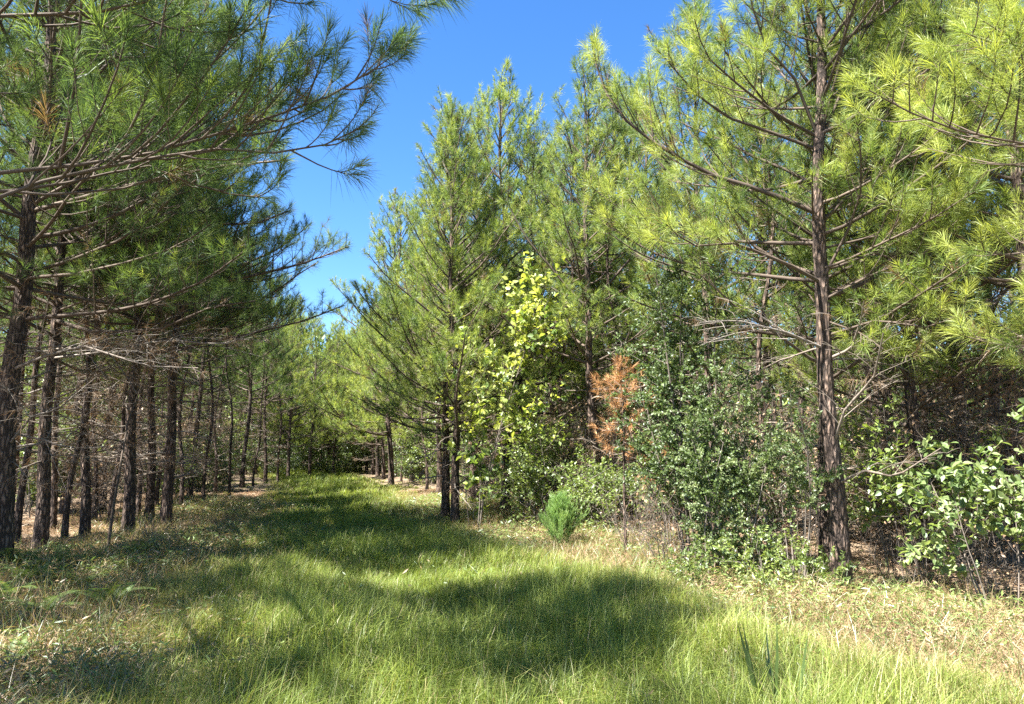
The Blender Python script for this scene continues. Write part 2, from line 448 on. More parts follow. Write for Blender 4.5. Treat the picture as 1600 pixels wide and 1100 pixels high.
def pine(name, seed, H=10.0, r0=.14, cb=3.5, db=1.2, R=2.3, nn=40, nw=.0042, seg=1, lat_step=.17, bend=.25, limbs=(), skip=None,
         dead=.75, split=False, tone0=.5, nlen=.185, trunk_pts=None, sides=12, whorl=.42, deadn=.25, elev=(2, 52), brown=False, ter_step=.2):
    """returns list of (part name, mesh) in tree space, base at the origin"""
    rng = np.random.default_rng(seed)
    # trunk
    if trunk_pts is None:
        zz = np.linspace(-.15, H, 34)
        ph = rng.uniform(0, 6.28, 4)
        tx = bend * (.35 * np.sin(zz * .55 + ph[0]) - .35 * math.sin(ph[0]) + .12 * np.sin(zz * 1.6 + ph[1])) * np.clip(zz / 2, 0, 1)
        ty = bend * (.35 * np.sin(zz * .5 + ph[2]) - .35 * math.sin(ph[2]) + .12 * np.sin(zz * 1.5 + ph[3])) * np.clip(zz / 2, 0, 1)
        TP = np.stack([tx, ty, zz], -1)
    else:
        tp = np.asarray(trunk_pts, float)
        zz = np.linspace(-.15, H, 34)
        TP = np.stack([np.interp(zz, tp[:, 2], tp[:, 0]), np.interp(zz, tp[:, 2], tp[:, 1]), zz], -1)
        TP[:, 0] += .02 * np.sin(zz * 2.3); TP[:, 1] += .02 * np.cos(zz * 1.9)
    def trunk_r(z): return r0 * (np.clip(1 - z / H, 0, 1) ** .8 * .86 + .03 + .30 * np.exp(-np.clip(z, -.1, 9) / .28))
    fine = 120 if split else 48
    zf = np.concatenate([np.linspace(-.15, .6, fine // 6), np.linspace(.65, H, fine)])
    TF = np.stack([np.interp(zf, zz, TP[:, 0]), np.interp(zf, zz, TP[:, 1]), zf], -1)
    g = Geo()
    V, q = tubes(TF[None], trunk_r(zf)[None], sides * 2 if split else sides, .07 if split else .05, rng)
    g.add(V, [q], 0, .5)
    trunk_geo = g
    # limbs
    z = db; P0 = []; D0 = []; LL = []; live = []; az = rng.uniform(0, 6.28)
    while z < H - .25:
        n = rng.integers(3, 6) if z > cb else rng.integers(2, 5)
        for k in range(n):
            az += 2.4 + rng.normal(0, .3)
            zb = z + rng.uniform(-.12, .12)
            isl = zb > cb + rng.normal(0, .35)
            if not isl and rng.random() > dead: continue
            t = np.clip((zb - cb) / (H - cb), 0, 1)
            L = R * (.22 + .9 * (1 - t) ** .75) * rng.uniform(.5, 1.28)
            if not isl: L = R * rng.uniform(.15, .62)
            a = az
            if skip is not None and skip(a, zb): continue
            el = math.radians(elev[0] + (elev[1] - elev[0]) * t ** .8 + rng.normal(0, 8)) if isl else math.radians(rng.uniform(-14, 18))
            tp = np.array([np.interp(zb, zz, TP[:, 0]), np.interp(zb, zz, TP[:, 1]), zb])
            P0.append(tp); D0.append([math.cos(a) * math.cos(el), math.sin(a) * math.cos(el), math.sin(el)]); LL.append(L); live.append(isl)
        z += whorl * rng.uniform(.75, 1.2)
    P0 = np.array(P0).reshape(-1, 3); D0 = np.array(D0).reshape(-1, 3); LL = np.array(LL); live = np.array(live, bool)
    P = grow(P0, D0, LL, KB, np.where(live, rng.uniform(.25, .8, len(LL)), rng.uniform(-.9, .5, len(LL))), np.where(live, .055, .15)[:, None], rng) if len(LL) else np.zeros((0, KB, 3))
    # trunk top leader
    P = np.concatenate([P, np.stack([np.interp(np.linspace(H - .7, H, KB), zz, TP[:, i]) for i in range(3)], -1)[None]]); LL = np.append(LL, .7); live = np.append(live, True)
    start = np.full(len(LL), .3); rad = (.0065 + .0065 * LL) if split else (.0085 + .0085 * LL); rad[-1] = .014
    for lm in limbs:   # hand-placed limbs
        pp, ln = resample(lm["p"], KB)
        P = np.concatenate([P, pp[None]]); LL = np.append(LL, ln); live = np.append(live, lm.get("live", True)); start = np.append(start, lm.get("s", .3)); rad = np.append(rad, lm.get("r", .007 + .0065 * ln))
    nb = len(LL)
    taper = np.linspace(1, .28, KB)
    owner = {}
    tubesets = [(P, rad[:, None] * taper, 6 if split else 4, np.arange(nb), np.where(live, .35, .75))]
    shoots = [(P[live], LL[live])]
    # laterals
    def laterals(P, L, own, st, step, lenf, K, ang, curl, minl):
        cnt = np.maximum((L * (1 - st) / step).astype(int), 0)
        rep = np.repeat(np.arange(len(L)), cnt)
        if len(rep) == 0: return np.zeros((0, K, 3)), np.zeros(0), np.zeros(0, int)
        k = np.concatenate([np.arange(c) for c in cnt])
        s = st[rep] + (1 - st[rep]) * (k + rng.uniform(0, 1, len(rep))) / np.maximum(cnt[rep], 1) * .97
        p, T = sample(P[rep], s)
        A, Bv = perp(T)
        side = np.where(k % 2 == 0, 1, -1)
        th = rng.normal(0, .45, len(rep)) 
        lat = side[:, None] * (np.cos(th)[:, None] * A + np.sin(th)[:, None] * Bv)
        an = np.radians(rng.uniform(*ang, len(rep)))[:, None]
        D = np.cos(an) * T + np.sin(an) * lat; D[:, 2] += .26
        ln = ((1 - s) * L[rep] * lenf + minl) * rng.uniform(.65, 1.25, len(rep))
        return grow(p, D, ln, K, curl, .07, rng), ln, own[rep]
    Pl, Ll, Ol = laterals(P[live], LL[live], np.where(live)[0], start[live], lat_step, .42, 6, (32, 62), .85, .20)
    Pt, Lt, Ot = laterals(Pl, Ll, Ol, np.full(len(Ll), .25), ter_step, .38, 4, (28, 55), .8, .17)
    tubesets.append((Pl, (.0042 + .0055 * Ll)[:, None] * np.linspace(1, .4, 6), 4 if split else 3, Ol, np.full(len(Ll), .35)))
    tubesets.append((Pt, np.full((len(Lt), 1), .0035) * np.linspace(1, .6, 4), 3, Ot, np.full(len(Lt), .35)))
    shoots += [(Pl, Ll), (Pt, Lt)]
    # dead limbs: bare forking twigs
    dd = ~live
    if dd.any():
        Pd, Ld, Od = laterals(P[dd], LL[dd], np.where(dd)[0], start[dd] * .6, .11, .5, 5, (30, 75), -.5, .15)
        Pe, Le, Oe = laterals(Pd, Ld, Od, np.full(len(Ld), .2), .14, .4, 4, (30, 70), -.6, .10)
        tubesets.append((Pd, (.0028 + .0035 * Ld)[:, None] * np.linspace(1, .4, 5), 3, Od, np.full(len(Ld), .8)))
        tubesets.append((Pe, np.full((len(Le), 1), .0022) * np.linspace(1, .6, 4), 3, Oe, np.full(len(Le), .8)))
    parts = []
    if split:
        big = np.where((LL > .6))[0]; big = set(big[np.argsort(-LL[big])][:46].tolist())
        gs = {i: Geo() for i in big}; rest = trunk_geo
        for (PP, RR, sd_, ow, tn) in tubesets:
            if len(PP) == 0: continue
            for i in set(ow.tolist()):
                mk = ow == i
                V, q = tubes(PP[mk], RR[mk], sd_)
                per = len(V) // mk.sum()
                tgt = gs.get(i, rest)
                tgt.add(V, [q], 0 if (tgt is not rest) else 1, np.repeat(tn[mk] + rng.normal(0, .1, mk.sum()), per))
        parts.append(("trunk", rest.mesh(name + "_trunk", [BARK, TWIG], True)))
        for i in sorted(big):
            parts.append(("branch", gs[i].mesh(name + "_branch", [TWIG if live[i] else DEADTWIG], True)))
    else:
        for (PP, RR, sd_, ow, tn) in tubesets:
            if len(PP) == 0: continue
            V, q = tubes(PP, RR, sd_)
            trunk_geo.add(V, [q], 1, np.repeat(tn + rng.normal(0, .12, len(PP)), len(V) // len(PP)))
        parts.append(("trunk", trunk_geo.mesh(name + "_trunk", [BARK, TWIG], True)))
    cg = Geo()
    for (PP, L_) in shoots:
        if len(PP) == 0: continue
        keep = L_ > .1
        PP, L_ = PP[keep], L_[keep]
        # fresh growth is lighter at the outside of the crown, older needles are darker
        tn = np.clip(tone0 + rng.normal(0, .2, len(PP)), .2, 1.1)
        old = rng.random(len(PP)) < .04
        tn = np.where(old, rng.uniform(-.05, .05, len(PP)), tn)
        needles(cg, PP, L_, nn, nlen, nw, rng, tn, seg, mat=1 if brown else 0, shoot=.2)
    if dd.any() and deadn > 0:
        pick = rng.random(len(Le)) < deadn
        if pick.any():
            needles(cg, Pe[pick], Le[pick], max(nn // 3, 8), nlen * .8, nw, rng, rng.uniform(.1, .6, pick.sum()), 1, mat=1, droop=.5, spread=(30, 80))
    parts.append(("crown", cg.mesh(name + "_crown", [NEEDLE, RUSTNEEDLE if brown else DEADNEEDLE])))
    return parts


def plant_tree(parts, name, x, y, rz=0, s=1.0, label=None, cat="pine tree", group=None):
    e = empty(name, x, y, rz, s)
    for n, me in parts: link(n, me, e)
    setp(e, label, cat, group)
    return e


# ------------------------------------------------------------------ hero pines
def local(pts, x, y):
    z0 = float(hgt(x, y))
    return [np.array(p) - np.array([x, y, z0]) for p in pts]


def pline(px, d0, d1=None):
    d1 = d0 if d1 is None else d1
    n = len(px)
    return [at(x, y, d0 + (d1 - d0) * i / (n - 1)) for i, (x, y) in enumerate(px)]


# right hero pine
hx, hy = ground_at(1316, 925)
tr = local([at(1316, 925, hy), at(1300, 720, hy), at(1288, 550, hy), at(1280, 400, hy), at(1279, 240, hy), at(1283, 100, hy), at(1285, -60, hy), at(1286, -560, hy)], hx, hy)
HL = []
for px_, d1 in [([(1280, 335), (1200, 300), (1100, 270), (1000, 210), (958, 168), (934, 118), (925, 55)], 8.8),
                ([(1272, 232), (1200, 205), (1140, 185), (1090, 150), (1025, 75)], 8.6),
                ([(1274, 212), (1215, 180), (1150, 130), (1100, 85), (1085, 30)], 7.6),
                ([(1278, 215), (1240, 120), (1197, 75), (1175, 10), (1160, -60)], 7.8),
                ([(1284, 205), (1300, 145), (1312, 100), (1326, 15), (1335, -80)], 8.0),
                ([(1285, 215), (1320, 130), (1345, 60), (1390, -30)], 8.6),
                ([(1284, 440), (1325, 360), (1345, 300), (1345, 240), (1338, 190)], 7.4),
                ([(1280, 440), (1235, 415), (1150, 380), (1080, 385), (1040, 350)], 7.2),
                ([(1282, 350), (1340, 290), (1420, 240), (1500, 215)], 8.9),
                ([(1290, 525), (1370, 500), (1450, 512), (1530, 480)], 7.5),
                ([(1286, 500), (1345, 520), (1400, 560), (1440, 555)], 7.9),
                ([(1284, 470), (1360, 430), (1440, 400), (1500, 340)], 7.8)]:
    HL.append({"p": local(pline(px_, hy, d1), hx, hy), "s": .3})
for px_, d1 in [([(1288, 545), (1230, 520), (1150, 500), (1090, 505)], 7.8),
                ([(1296, 560), (1330, 545), (1345, 500), (1350, 470)], 7.7),
                ([(1300, 700), (1320, 640), (1365, 590), (1380, 520)], 7.5),
                ([(1300, 760), (1350, 735), (1400, 745), (1470, 700)], 7.6)]:
    HL.append({"p": local(pline(px_, hy, d1), hx, hy), "s": .25, "live": False, "r": .02})
parts = pine("edge_pine", 11, H=11.0, r0=.118, cb=3.3, db=1.9, R=2.5, nn=84, nw=.0036, seg=2, split=True, tone0=.70, trunk_pts=tr, limbs=HL, sides=14, lat_step=.11, dead=.5, skip=lambda a, z: z < 6.2 and math.cos(a - math.atan2(SUN_AZ[1], SUN_AZ[0])) > .55)
plant_tree(parts, "pine_tree", hx, hy, label="tall sunlit pine with thick flaky trunk right beside the dark evergreen shrub")

# near left pine, trunk just outside the frame: its limbs cross the upper left
nx, ny = -4.9, 3.9
tr = [(0, 0, -.2), (0, 0, 1), (.05, 0, 4), (.1, 0, 10.5)]
NL = []
for px_, d0, d1 in [([(-230, 350), (-60, 330), (0, 308), (60, 285), (160, 262), (260, 243), (330, 232), (440, 240), (490, 235), (530, 215), (575, 195)], 4.0, 4.7),
                    ([(-230, 330), (-80, 305), (0, 300), (80, 292), (150, 275), (230, 258), (330, 300), (420, 310)], 4.0, 5.4),
                    ([(-230, 90), (-40, 30), (0, 25), (100, 22), (190, 17), (235, 0), (330, -40), (440, -30)], 3.9, 4.0),
                    ([(-230, -200), (100, -120), (300, -70), (500, -50), (640, -30), (700, -12)], 3.9, 3.7),
                    ([(-230, 300), (0, 270), (200, 250), (400, 192), (465, 168), (525, 147), (590, 105), (638, 70)], 4.2, 5.2)]:
    NL.append({"p": local(pline(px_, d0, d1), nx, ny), "s": .30, "r": .015})
parts = pine("overhang_pine", 23, H=10.8, r0=.17, cb=4.2, db=3.0, R=3.0, nn=105, nw=.0032, seg=2, split=True, tone0=.30, trunk_pts=tr, limbs=NL, lat_step=.10, whorl=.34, skip=lambda a, z: math.sin(a) < -.35, dead=.4, nlen=.18)  # needle tone lowered: older dark needles, plus crown shade put into the colour
plant_tree(parts, "pine_tree", nx, ny, label="nearest dark pine whose long limbs hang across the top left against the sky")

# near right pine just outside the frame
qx, qy = 6.6, 6.2
QL = []
for px_, d0, d1 in [([(2030, 330), (1800, 260), (1600, 225), (1530, 212), (1460, 195), (1400, 165), (1355, 140)], 6.2, 5.4),
                    ([(2030, 200), (1800, 120), (1640, 60), (1560, 70), (1500, 50)], 6.2, 5.2),
                    ([(2030, 420), (1800, 400), (1660, 380), (1580, 400), (1520, 390)], 6.2, 6.0),
                    ([(2030, 620), (1800, 590), (1650, 550), (1560, 540), (1490, 520)], 6.2, 6.6),
                    ([(2030, 500), (1850, 500), (1700, 470), (1610, 470)], 6.2, 5.6)]:
    QL.append({"p": local(pline(px_, d0, d1), qx, qy), "s": .25, "r": .018})
parts = pine("right_pine", 31, H=9.5, r0=.15, cb=3.2, db=1.5, R=2.3, nn=84, nw=.0034, seg=2, split=True, tone0=.8, trunk_pts=[(0, 0, -.2), (0, 0, 10)], limbs=QL, dead=.4, lat_step=.11)
plant_tree(parts, "pine_tree", qx, qy, label="bright yellow green pine reaching in from beyond the right edge above the broadleaf bush")

# left edge row, seen clearly
LEFT = [((-8, 905), [(22, 550), (48, 330), (72, 140), (90, -60)], .15, "leftmost dark pine with thick trunk leaning slightly at the edge of the frame", 3.2),
        ((60, 872), [(85, 500), (107, 320), (118, 150), (130, -50)], .105, "second dark pine trunk from the left with a fern at its foot", 2.9),
        ((131, 848), [(136, 640), (151, 500), (160, 350), (172, 100)], .088, "slim dark pine between the fern and the straw patch on the left", 2.4),
        ((198, 842), [(208, 640), (216, 500), (224, 300), (238, 50)], .112, "dark pine with rough trunk beside the pale straw patch on the left", 3.2)]
for i, ((bx, by), tp, r0, lab, R) in enumerate(LEFT):
    x, y = ground_at(bx, by)
    pts = local([at(bx, by, y)] + [at(a, b, y) for a, b in tp], x, y)
    pts = [np.array([0, 0, -.3])] + pts
    last = pts[-1] + (pts[-1] - pts[-2]) * (10.3 - pts[-1][2]) / max(pts[-1][2] - pts[-2][2], .3); pts.append(last)
    ex = []
    if i == 0:
        ex = [{"p": local(pline([(30, 440), (60, 432), (110, 430), (200, 410), (280, 385), (330, 350)], y, 8.6), x, y), "s": .6},
              {"p": local(pline([(15, 580), (60, 560), (130, 540), (230, 572), (310, 575)], y, 8.4), x, y), "live": False, "s": .3, "r": .022},
              {"p": local(pline([(10, 700), (50, 650), (90, 640), (150, 590)], y, 8.4), x, y), "live": False, "s": .3, "r": .018},
              {"p": local(pline([(50, 330), (200, 290), (340, 260), (450, 250)], y, 8), x, y), "s": .4}]
    if i == 1:
        ex = [{"p": local(pline([(85, 500), (150, 520), (250, 515), (330, 480), (400, 470)], y, 9.5), x, y), "s": .55},
              {"p": local(pline([(80, 560), (160, 550), (260, 530), (350, 540), (440, 500)], y, 10), x, y), "live": False, "s": .3, "r": .02}]
    if i == 3:
        ex = [{"p": local(pline([(216, 480), (300, 450), (400, 430), (480, 410), (545, 385)], y, 12), x, y), "s": .4},
              {"p": local(pline([(213, 560), (300, 540), (400, 520), (480, 500), (535, 478)], y, 13), x, y), "s": .4},
              {"p": local(pline([(222, 380), (310, 350), (400, 350), (450, 330)], y, 11.5), x, y), "s": .4},
              {"p": local(pline([(225, 250), (330, 200), (420, 170), (470, 110)], y, 12), x, y), "s": .4}]
    parts = pine("left_pine", 41 + i, H=10.3, r0=r0, cb=3.3, db=1.3, R=R, nn=62, nw=.0046, split=True, tone0=.30, trunk_pts=pts, limbs=ex, lat_step=.105, whorl=.34, dead=1.0, deadn=.5)  # needles coloured darker for the shade on this row as well as for age
    plant_tree(parts, "pine_tree", x, y, label=lab, group="pines of the left edge row")

# ------------------------------------------------------------------ shared pine kinds
VAR = []
WIDE = pine('low_crowned_pine', 190, H=10, r0=.11, cb=1.7, db=1.5, R=2.9, nn=50, nw=.010, lat_step=.15, tone0=.68, dead=.3, elev=(-8, 62), whorl=.40)
for i in range(7):
    VAR.append(pine("wood_pine", 100 + i, H=[10.2, 9.6, 10.6, 9.9, 10.0, 9.6, 10.2][i], r0=[.12, .105, .13, .115, .11, .11, .12][i], cb=[2.9, 3.3, 3.6, 3.2, 3.0, 1.9, 2.2][i], db=1.0, R=[2.6, 2.4, 2.7, 2.5, 2.5, 2.7, 2.8][i],
                    nn=50, nw=.0078, lat_step=.145, tone0=.56, dead=.95, deadn=.4, elev=(8, 66), whorl=.42))
FARVAR = [pine("inner_pine", 150 + i, H=[9.8, 10.4, 10.0][i], r0=.115, cb=[4.8, 5.2, 4.4][i], db=.9, R=2.1, nn=22, nw=.014, lat_step=.22, ter_step=.25, dead=.8, deadn=.6, tone0=.45, whorl=.34) for i in range(3)]
VAR.append(WIDE)
for i in range(2):   # shade of the left edge put into a darker needle colour
    VAR.append(pine('shade_toned_pine', 195 + i, H=10.6, r0=.11, cb=[2.9, 3.4][i], db=1.0, R=[3.1, 2.7][i], nn=56, nw=.0072, lat_step=.12, tone0=.30, dead=.95, deadn=.45, elev=(4, 60), whorl=.36))
VAR.append(pine('slim_pine', 198, H=9.4, r0=.062, cb=5.2, db=.9, R=1.3, nn=40, nw=.008, lat_step=.16, tone0=.4, dead=.9, deadn=.3, bend=.5))
print("verts variant", sum(len(m.vertices) for _, m in VAR[0]), sum(len(m.vertices) for _, m in FARVAR[0]))
placed = [(hx, hy), (nx, ny), (qx, qy)]
for (b, *_r) in LEFT: placed.append(ground_at(*b))
_proto = {}


def put(kind, vi, x, y, rz, s, label, group):
    key = (kind, vi)
    if key not in _proto:
        src = (VAR if kind == "v" else FARVAR)[vi]
        _proto[key] = plant_tree(src, "pine_tree", x, y, rz, s, label, "pine tree", group)
        o = _proto[key]
    else:
        o = copy_tree(_proto[key], x, y, rz, s)
        setp(o, label, "pine tree", group)
    placed.append((x, y))
    return o


def at_col(px, d):
    return float(at(px, 700, d)[0]), float(d)


# trees one can point at: (pixel column, distance, scale, variant, label)
NAMED = [
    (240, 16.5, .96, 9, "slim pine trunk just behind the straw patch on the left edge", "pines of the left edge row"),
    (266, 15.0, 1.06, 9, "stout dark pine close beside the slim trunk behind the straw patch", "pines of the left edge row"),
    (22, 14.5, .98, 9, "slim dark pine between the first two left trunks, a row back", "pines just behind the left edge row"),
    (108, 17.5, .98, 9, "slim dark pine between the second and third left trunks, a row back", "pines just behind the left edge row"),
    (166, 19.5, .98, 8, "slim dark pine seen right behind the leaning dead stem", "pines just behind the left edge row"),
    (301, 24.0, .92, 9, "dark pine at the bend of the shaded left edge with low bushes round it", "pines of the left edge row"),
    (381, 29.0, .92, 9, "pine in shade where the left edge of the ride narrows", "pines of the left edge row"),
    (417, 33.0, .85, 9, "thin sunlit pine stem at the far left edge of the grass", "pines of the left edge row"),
    (452, 40.0, .95, 7, "pale distant pine trunk left of the end of the grass ride", "pines of the left edge row"),
    (485, 45.0, .9, 2, "dark distant pine trunk near the end of the grass ride", "pines of the left edge row"),
    (522, 47.0, .95, 7, "dark trunk standing at the very end of the grass ride", "pines of the left edge row"),
    (612, 30.0, 1.18, 7, "lone dark trunk at the far right edge of the sunlit grass", "pines of the right edge row"),
    (645, 33.5, 1.1, 7, "thin pine just right of the lone far trunk", "pines of the right edge row"),
    (697, 17.4, .92, 6, "thinner trunk of the close pair at the corner of the right edge", "pines of the right edge row"),
    (712, 16.4, .98, 5, "thicker trunk of the close pair at the corner of the right edge", "pines of the right edge row"),
    (790, 18.6, 1.09, 7, "tall pine with pointed top behind the yellow broadleaf sapling", "pines of the right edge row"),
    (742, 20.5, 1.0, 0, "pine filling the gap between the close trunk pair and the tall pointed pine", "pines of the right edge row"),
    (1000, 20.5, 1.12, 2, "tall pine whose crown rises behind the hanging orange needles", "pines of the right edge row"),
    (850, 25.0, 1.15, 7, "broad-crowned pine further back behind the slim pine and the juniper", "pines of the right edge row"),
    (858, 21.5, 1.0, 4, "slim pine between the yellow sapling and the small juniper", "pines of the right edge row"),
    (930, 15.6, .96, 0, "straight sunlit pine behind the small round juniper", "pines of the right edge row"),
    (1283, 9.6, .92, 4, "darker trunk close behind the big flaky pine on the right", "pines of the right edge row"),
    (1496, 11.6, .96, 6, "stout shaded pine behind the broadleaf bush at right", "pines of the right edge row"),
    (1547, 13.0, 1.0, 0, "pale pine trunk behind the bush nearest the right edge of the photo", "pines of the right edge row"),
    (1391, 14.5, .98, 6, "slender pine midway between the big flaky pine and the broadleaf bush", "pines of the right edge row"),
    (1115, 13.6, 1.02, 1, "pine mostly hidden behind the dark evergreen shrub", "pines of the right edge row"),
    (1020, 18.5, 1.05, 3, "pine behind the hanging orange needles", "pines of the right edge row"),
]
rr = random.Random(5)
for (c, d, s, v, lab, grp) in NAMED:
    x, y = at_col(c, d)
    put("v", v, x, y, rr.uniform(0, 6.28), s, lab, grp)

# off-frame left row casting the shade on the ride
for k, (x, y) in enumerate([(-4.6, .6), (-7.3, -1.6), (-10.2, .6), (-7.0, 1.9), (-8.3, 5.4), (-9.6, 8.0), (-11.0, 6.0), (-12.2, 9.3), (-9.7, 2.9)]):
    put("v", (0, 2, 3, 4, 1)[k % 5], x, y, rr.uniform(0, 6.28), 1.0, "pine of the left row standing beside the camera outside the photo", "pines beside the camera")

SPOTS = [ground_at(*p) for p in [(430, 860), (330, 850), (555, 768), (480, 768), (660, 792), (700, 852), (745, 845), (640, 1040), (400, 1060), (480, 1010), (120, 1030), (430, 930), (590, 1000), (470, 790), (600, 775), (500, 755), (530, 753), (580, 760), (640, 778), (610, 788), (420, 792), (525, 785), (560, 790), (660, 800), (730, 920), (250, 900)]]


def shades_a_spot(x, y):
    """would a tree here close one of the gaps the sun comes through"""
    ax, ay = SUN_AZ[0] / _n, SUN_AZ[1] / _n
    for (px_, py_) in SPOTS:
        t = (x - px_) * ax + (y - py_) * ay
        z = t * math.tan(SUN_EL)
        if t > 0 and 2.5 < z < 10.5:
            dd_ = abs(-(x - px_) * ay + (y - py_) * ax)
            if dd_ < 1.7 * min(1, (10.8 - z) / 5): return True
    return False


def clash(x, y, m):
    return any((x - a) ** 2 + (y - b) ** 2 < m * m for a, b in placed)


def lrow(y): return np.interp(y, [0, 9, 13, 24, 33, 47, 60, 90], [-5.2, -6.4, -7.2, -10, -11.6, -13, -19, -34])
def rrow(y): return np.interp(y, [0, 8, 12, 16, 30, 47, 60, 90], [7.0, 4.0, 1.9, -.6, -4.4, -9.4, -14, -28])


for (c, d) in [(38, 12.3), (92, 14.2), (112, 12.6), (155, 15.5), (180, 14.6), (222, 17.2), (250, 19.5), (288, 18.5), (322, 22.0), (340, 26.0), (362, 24.5), (398, 30.5), (436, 36.0)]:
    x, y = at_col(c, d)
    put("v", 10, x, y, rr.uniform(0, 6.28), rr.uniform(.85, 1.05), "thin suppressed pine standing between the thicker trunks of the left edge", "thin pines of the left edge")
for (c, d) in [(628, 35.0), (668, 27.0), (735, 21.5), (815, 18.0), (880, 17.0), (905, 19.0), (945, 18.5), (985, 16.0), (1190, 12.2), (1340, 13.2), (1440, 12.6), (1460, 15.0), (1575, 14.2)]:
    x, y = at_col(c, d)
    put("v", 10, x, y, rr.uniform(0, 6.28), rr.uniform(.85, 1.05), "thin suppressed pine standing between the thicker trunks of the right edge", "thin pines of the right edge")
# the rest of the wood, in planted rows
for side in (-1, 1):
    for k in range(1, 9):
        y = -1.0 if side < 0 else 1.5
        while y < 62:
            yy = y + rr.uniform(-.35, .35)
            x = (lrow(yy) - 2.6 * k - .4) if side < 0 else (rrow(yy) + 2.5 * k + .3)
            x = float(x) + rr.uniform(-.3, .3)
            col = 800 + x / max(yy, .1) * 1155
            y += 2.3 if k < 5 else 3.0
            if yy < 3.5: continue
            if yy > 1 and (col < -700 or col > 2200) or (yy <= 1 and side > 0): continue
            if clash(x, yy, 1.5): continue
            if side < 0 and shades_a_spot(x, yy): continue
            if rr.random() < (.0 if k == 1 else .36 if side > 0 else .42): continue
            near = k <= 1 or (side > 0 and k == 2)
            if near:
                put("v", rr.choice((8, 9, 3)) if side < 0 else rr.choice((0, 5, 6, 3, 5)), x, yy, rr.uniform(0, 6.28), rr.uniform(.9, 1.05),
                    "dim pine just behind the left edge row" if side < 0 else "pine just behind the sunlit right edge row",
                    "inner pines of the left wood" if side < 0 else "inner pines of the right wood")
            else:
                put("f", rr.randrange(3), x, yy, rr.uniform(0, 6.28), rr.uniform(.9, 1.06),
                    "dim pine deep inside the wood on the left" if side < 0 else "pine deep inside the wood on the right",
                    "deep pines of the left wood" if side < 0 else "deep pines of the right wood")
# edge rows further on
for side in (-1, 1):
    y = 14.0
    while y < 70:
        x = float(lrow(y) - .3 if side < 0 else rrow(y) + .6)
        if not clash(x, y, 1.9) and not (side < 0 and shades_a_spot(x, y)):
            put("v", rr.choice((5, 7, 7, 6)), x, y, rr.uniform(0, 6.28), rr.uniform(.92, 1.08), "distant pine lining the left of the ride" if side < 0 else "distant pine lining the right of the ride",
                "distant left edge pines" if side < 0 else "distant right edge pines")
        y += 2.7
# trees closing the end of the ride, where it bends away
for y in (50, 53, 56.5):
    for x in np.arange(-25, -3, 2.6):
        xx, yy = float(x) + rr.uniform(-.5, .5), y + rr.uniform(-.8, .8)
        if not clash(xx, yy, 1.7):
            put("v", rr.choice((5, 7, 7, 6)), xx, yy, rr.uniform(0, 6.28), rr.uniform(.85, 1.05), "distant pine closing the far end of the ride", "pines closing the end of the ride")
print("trees", len(placed))


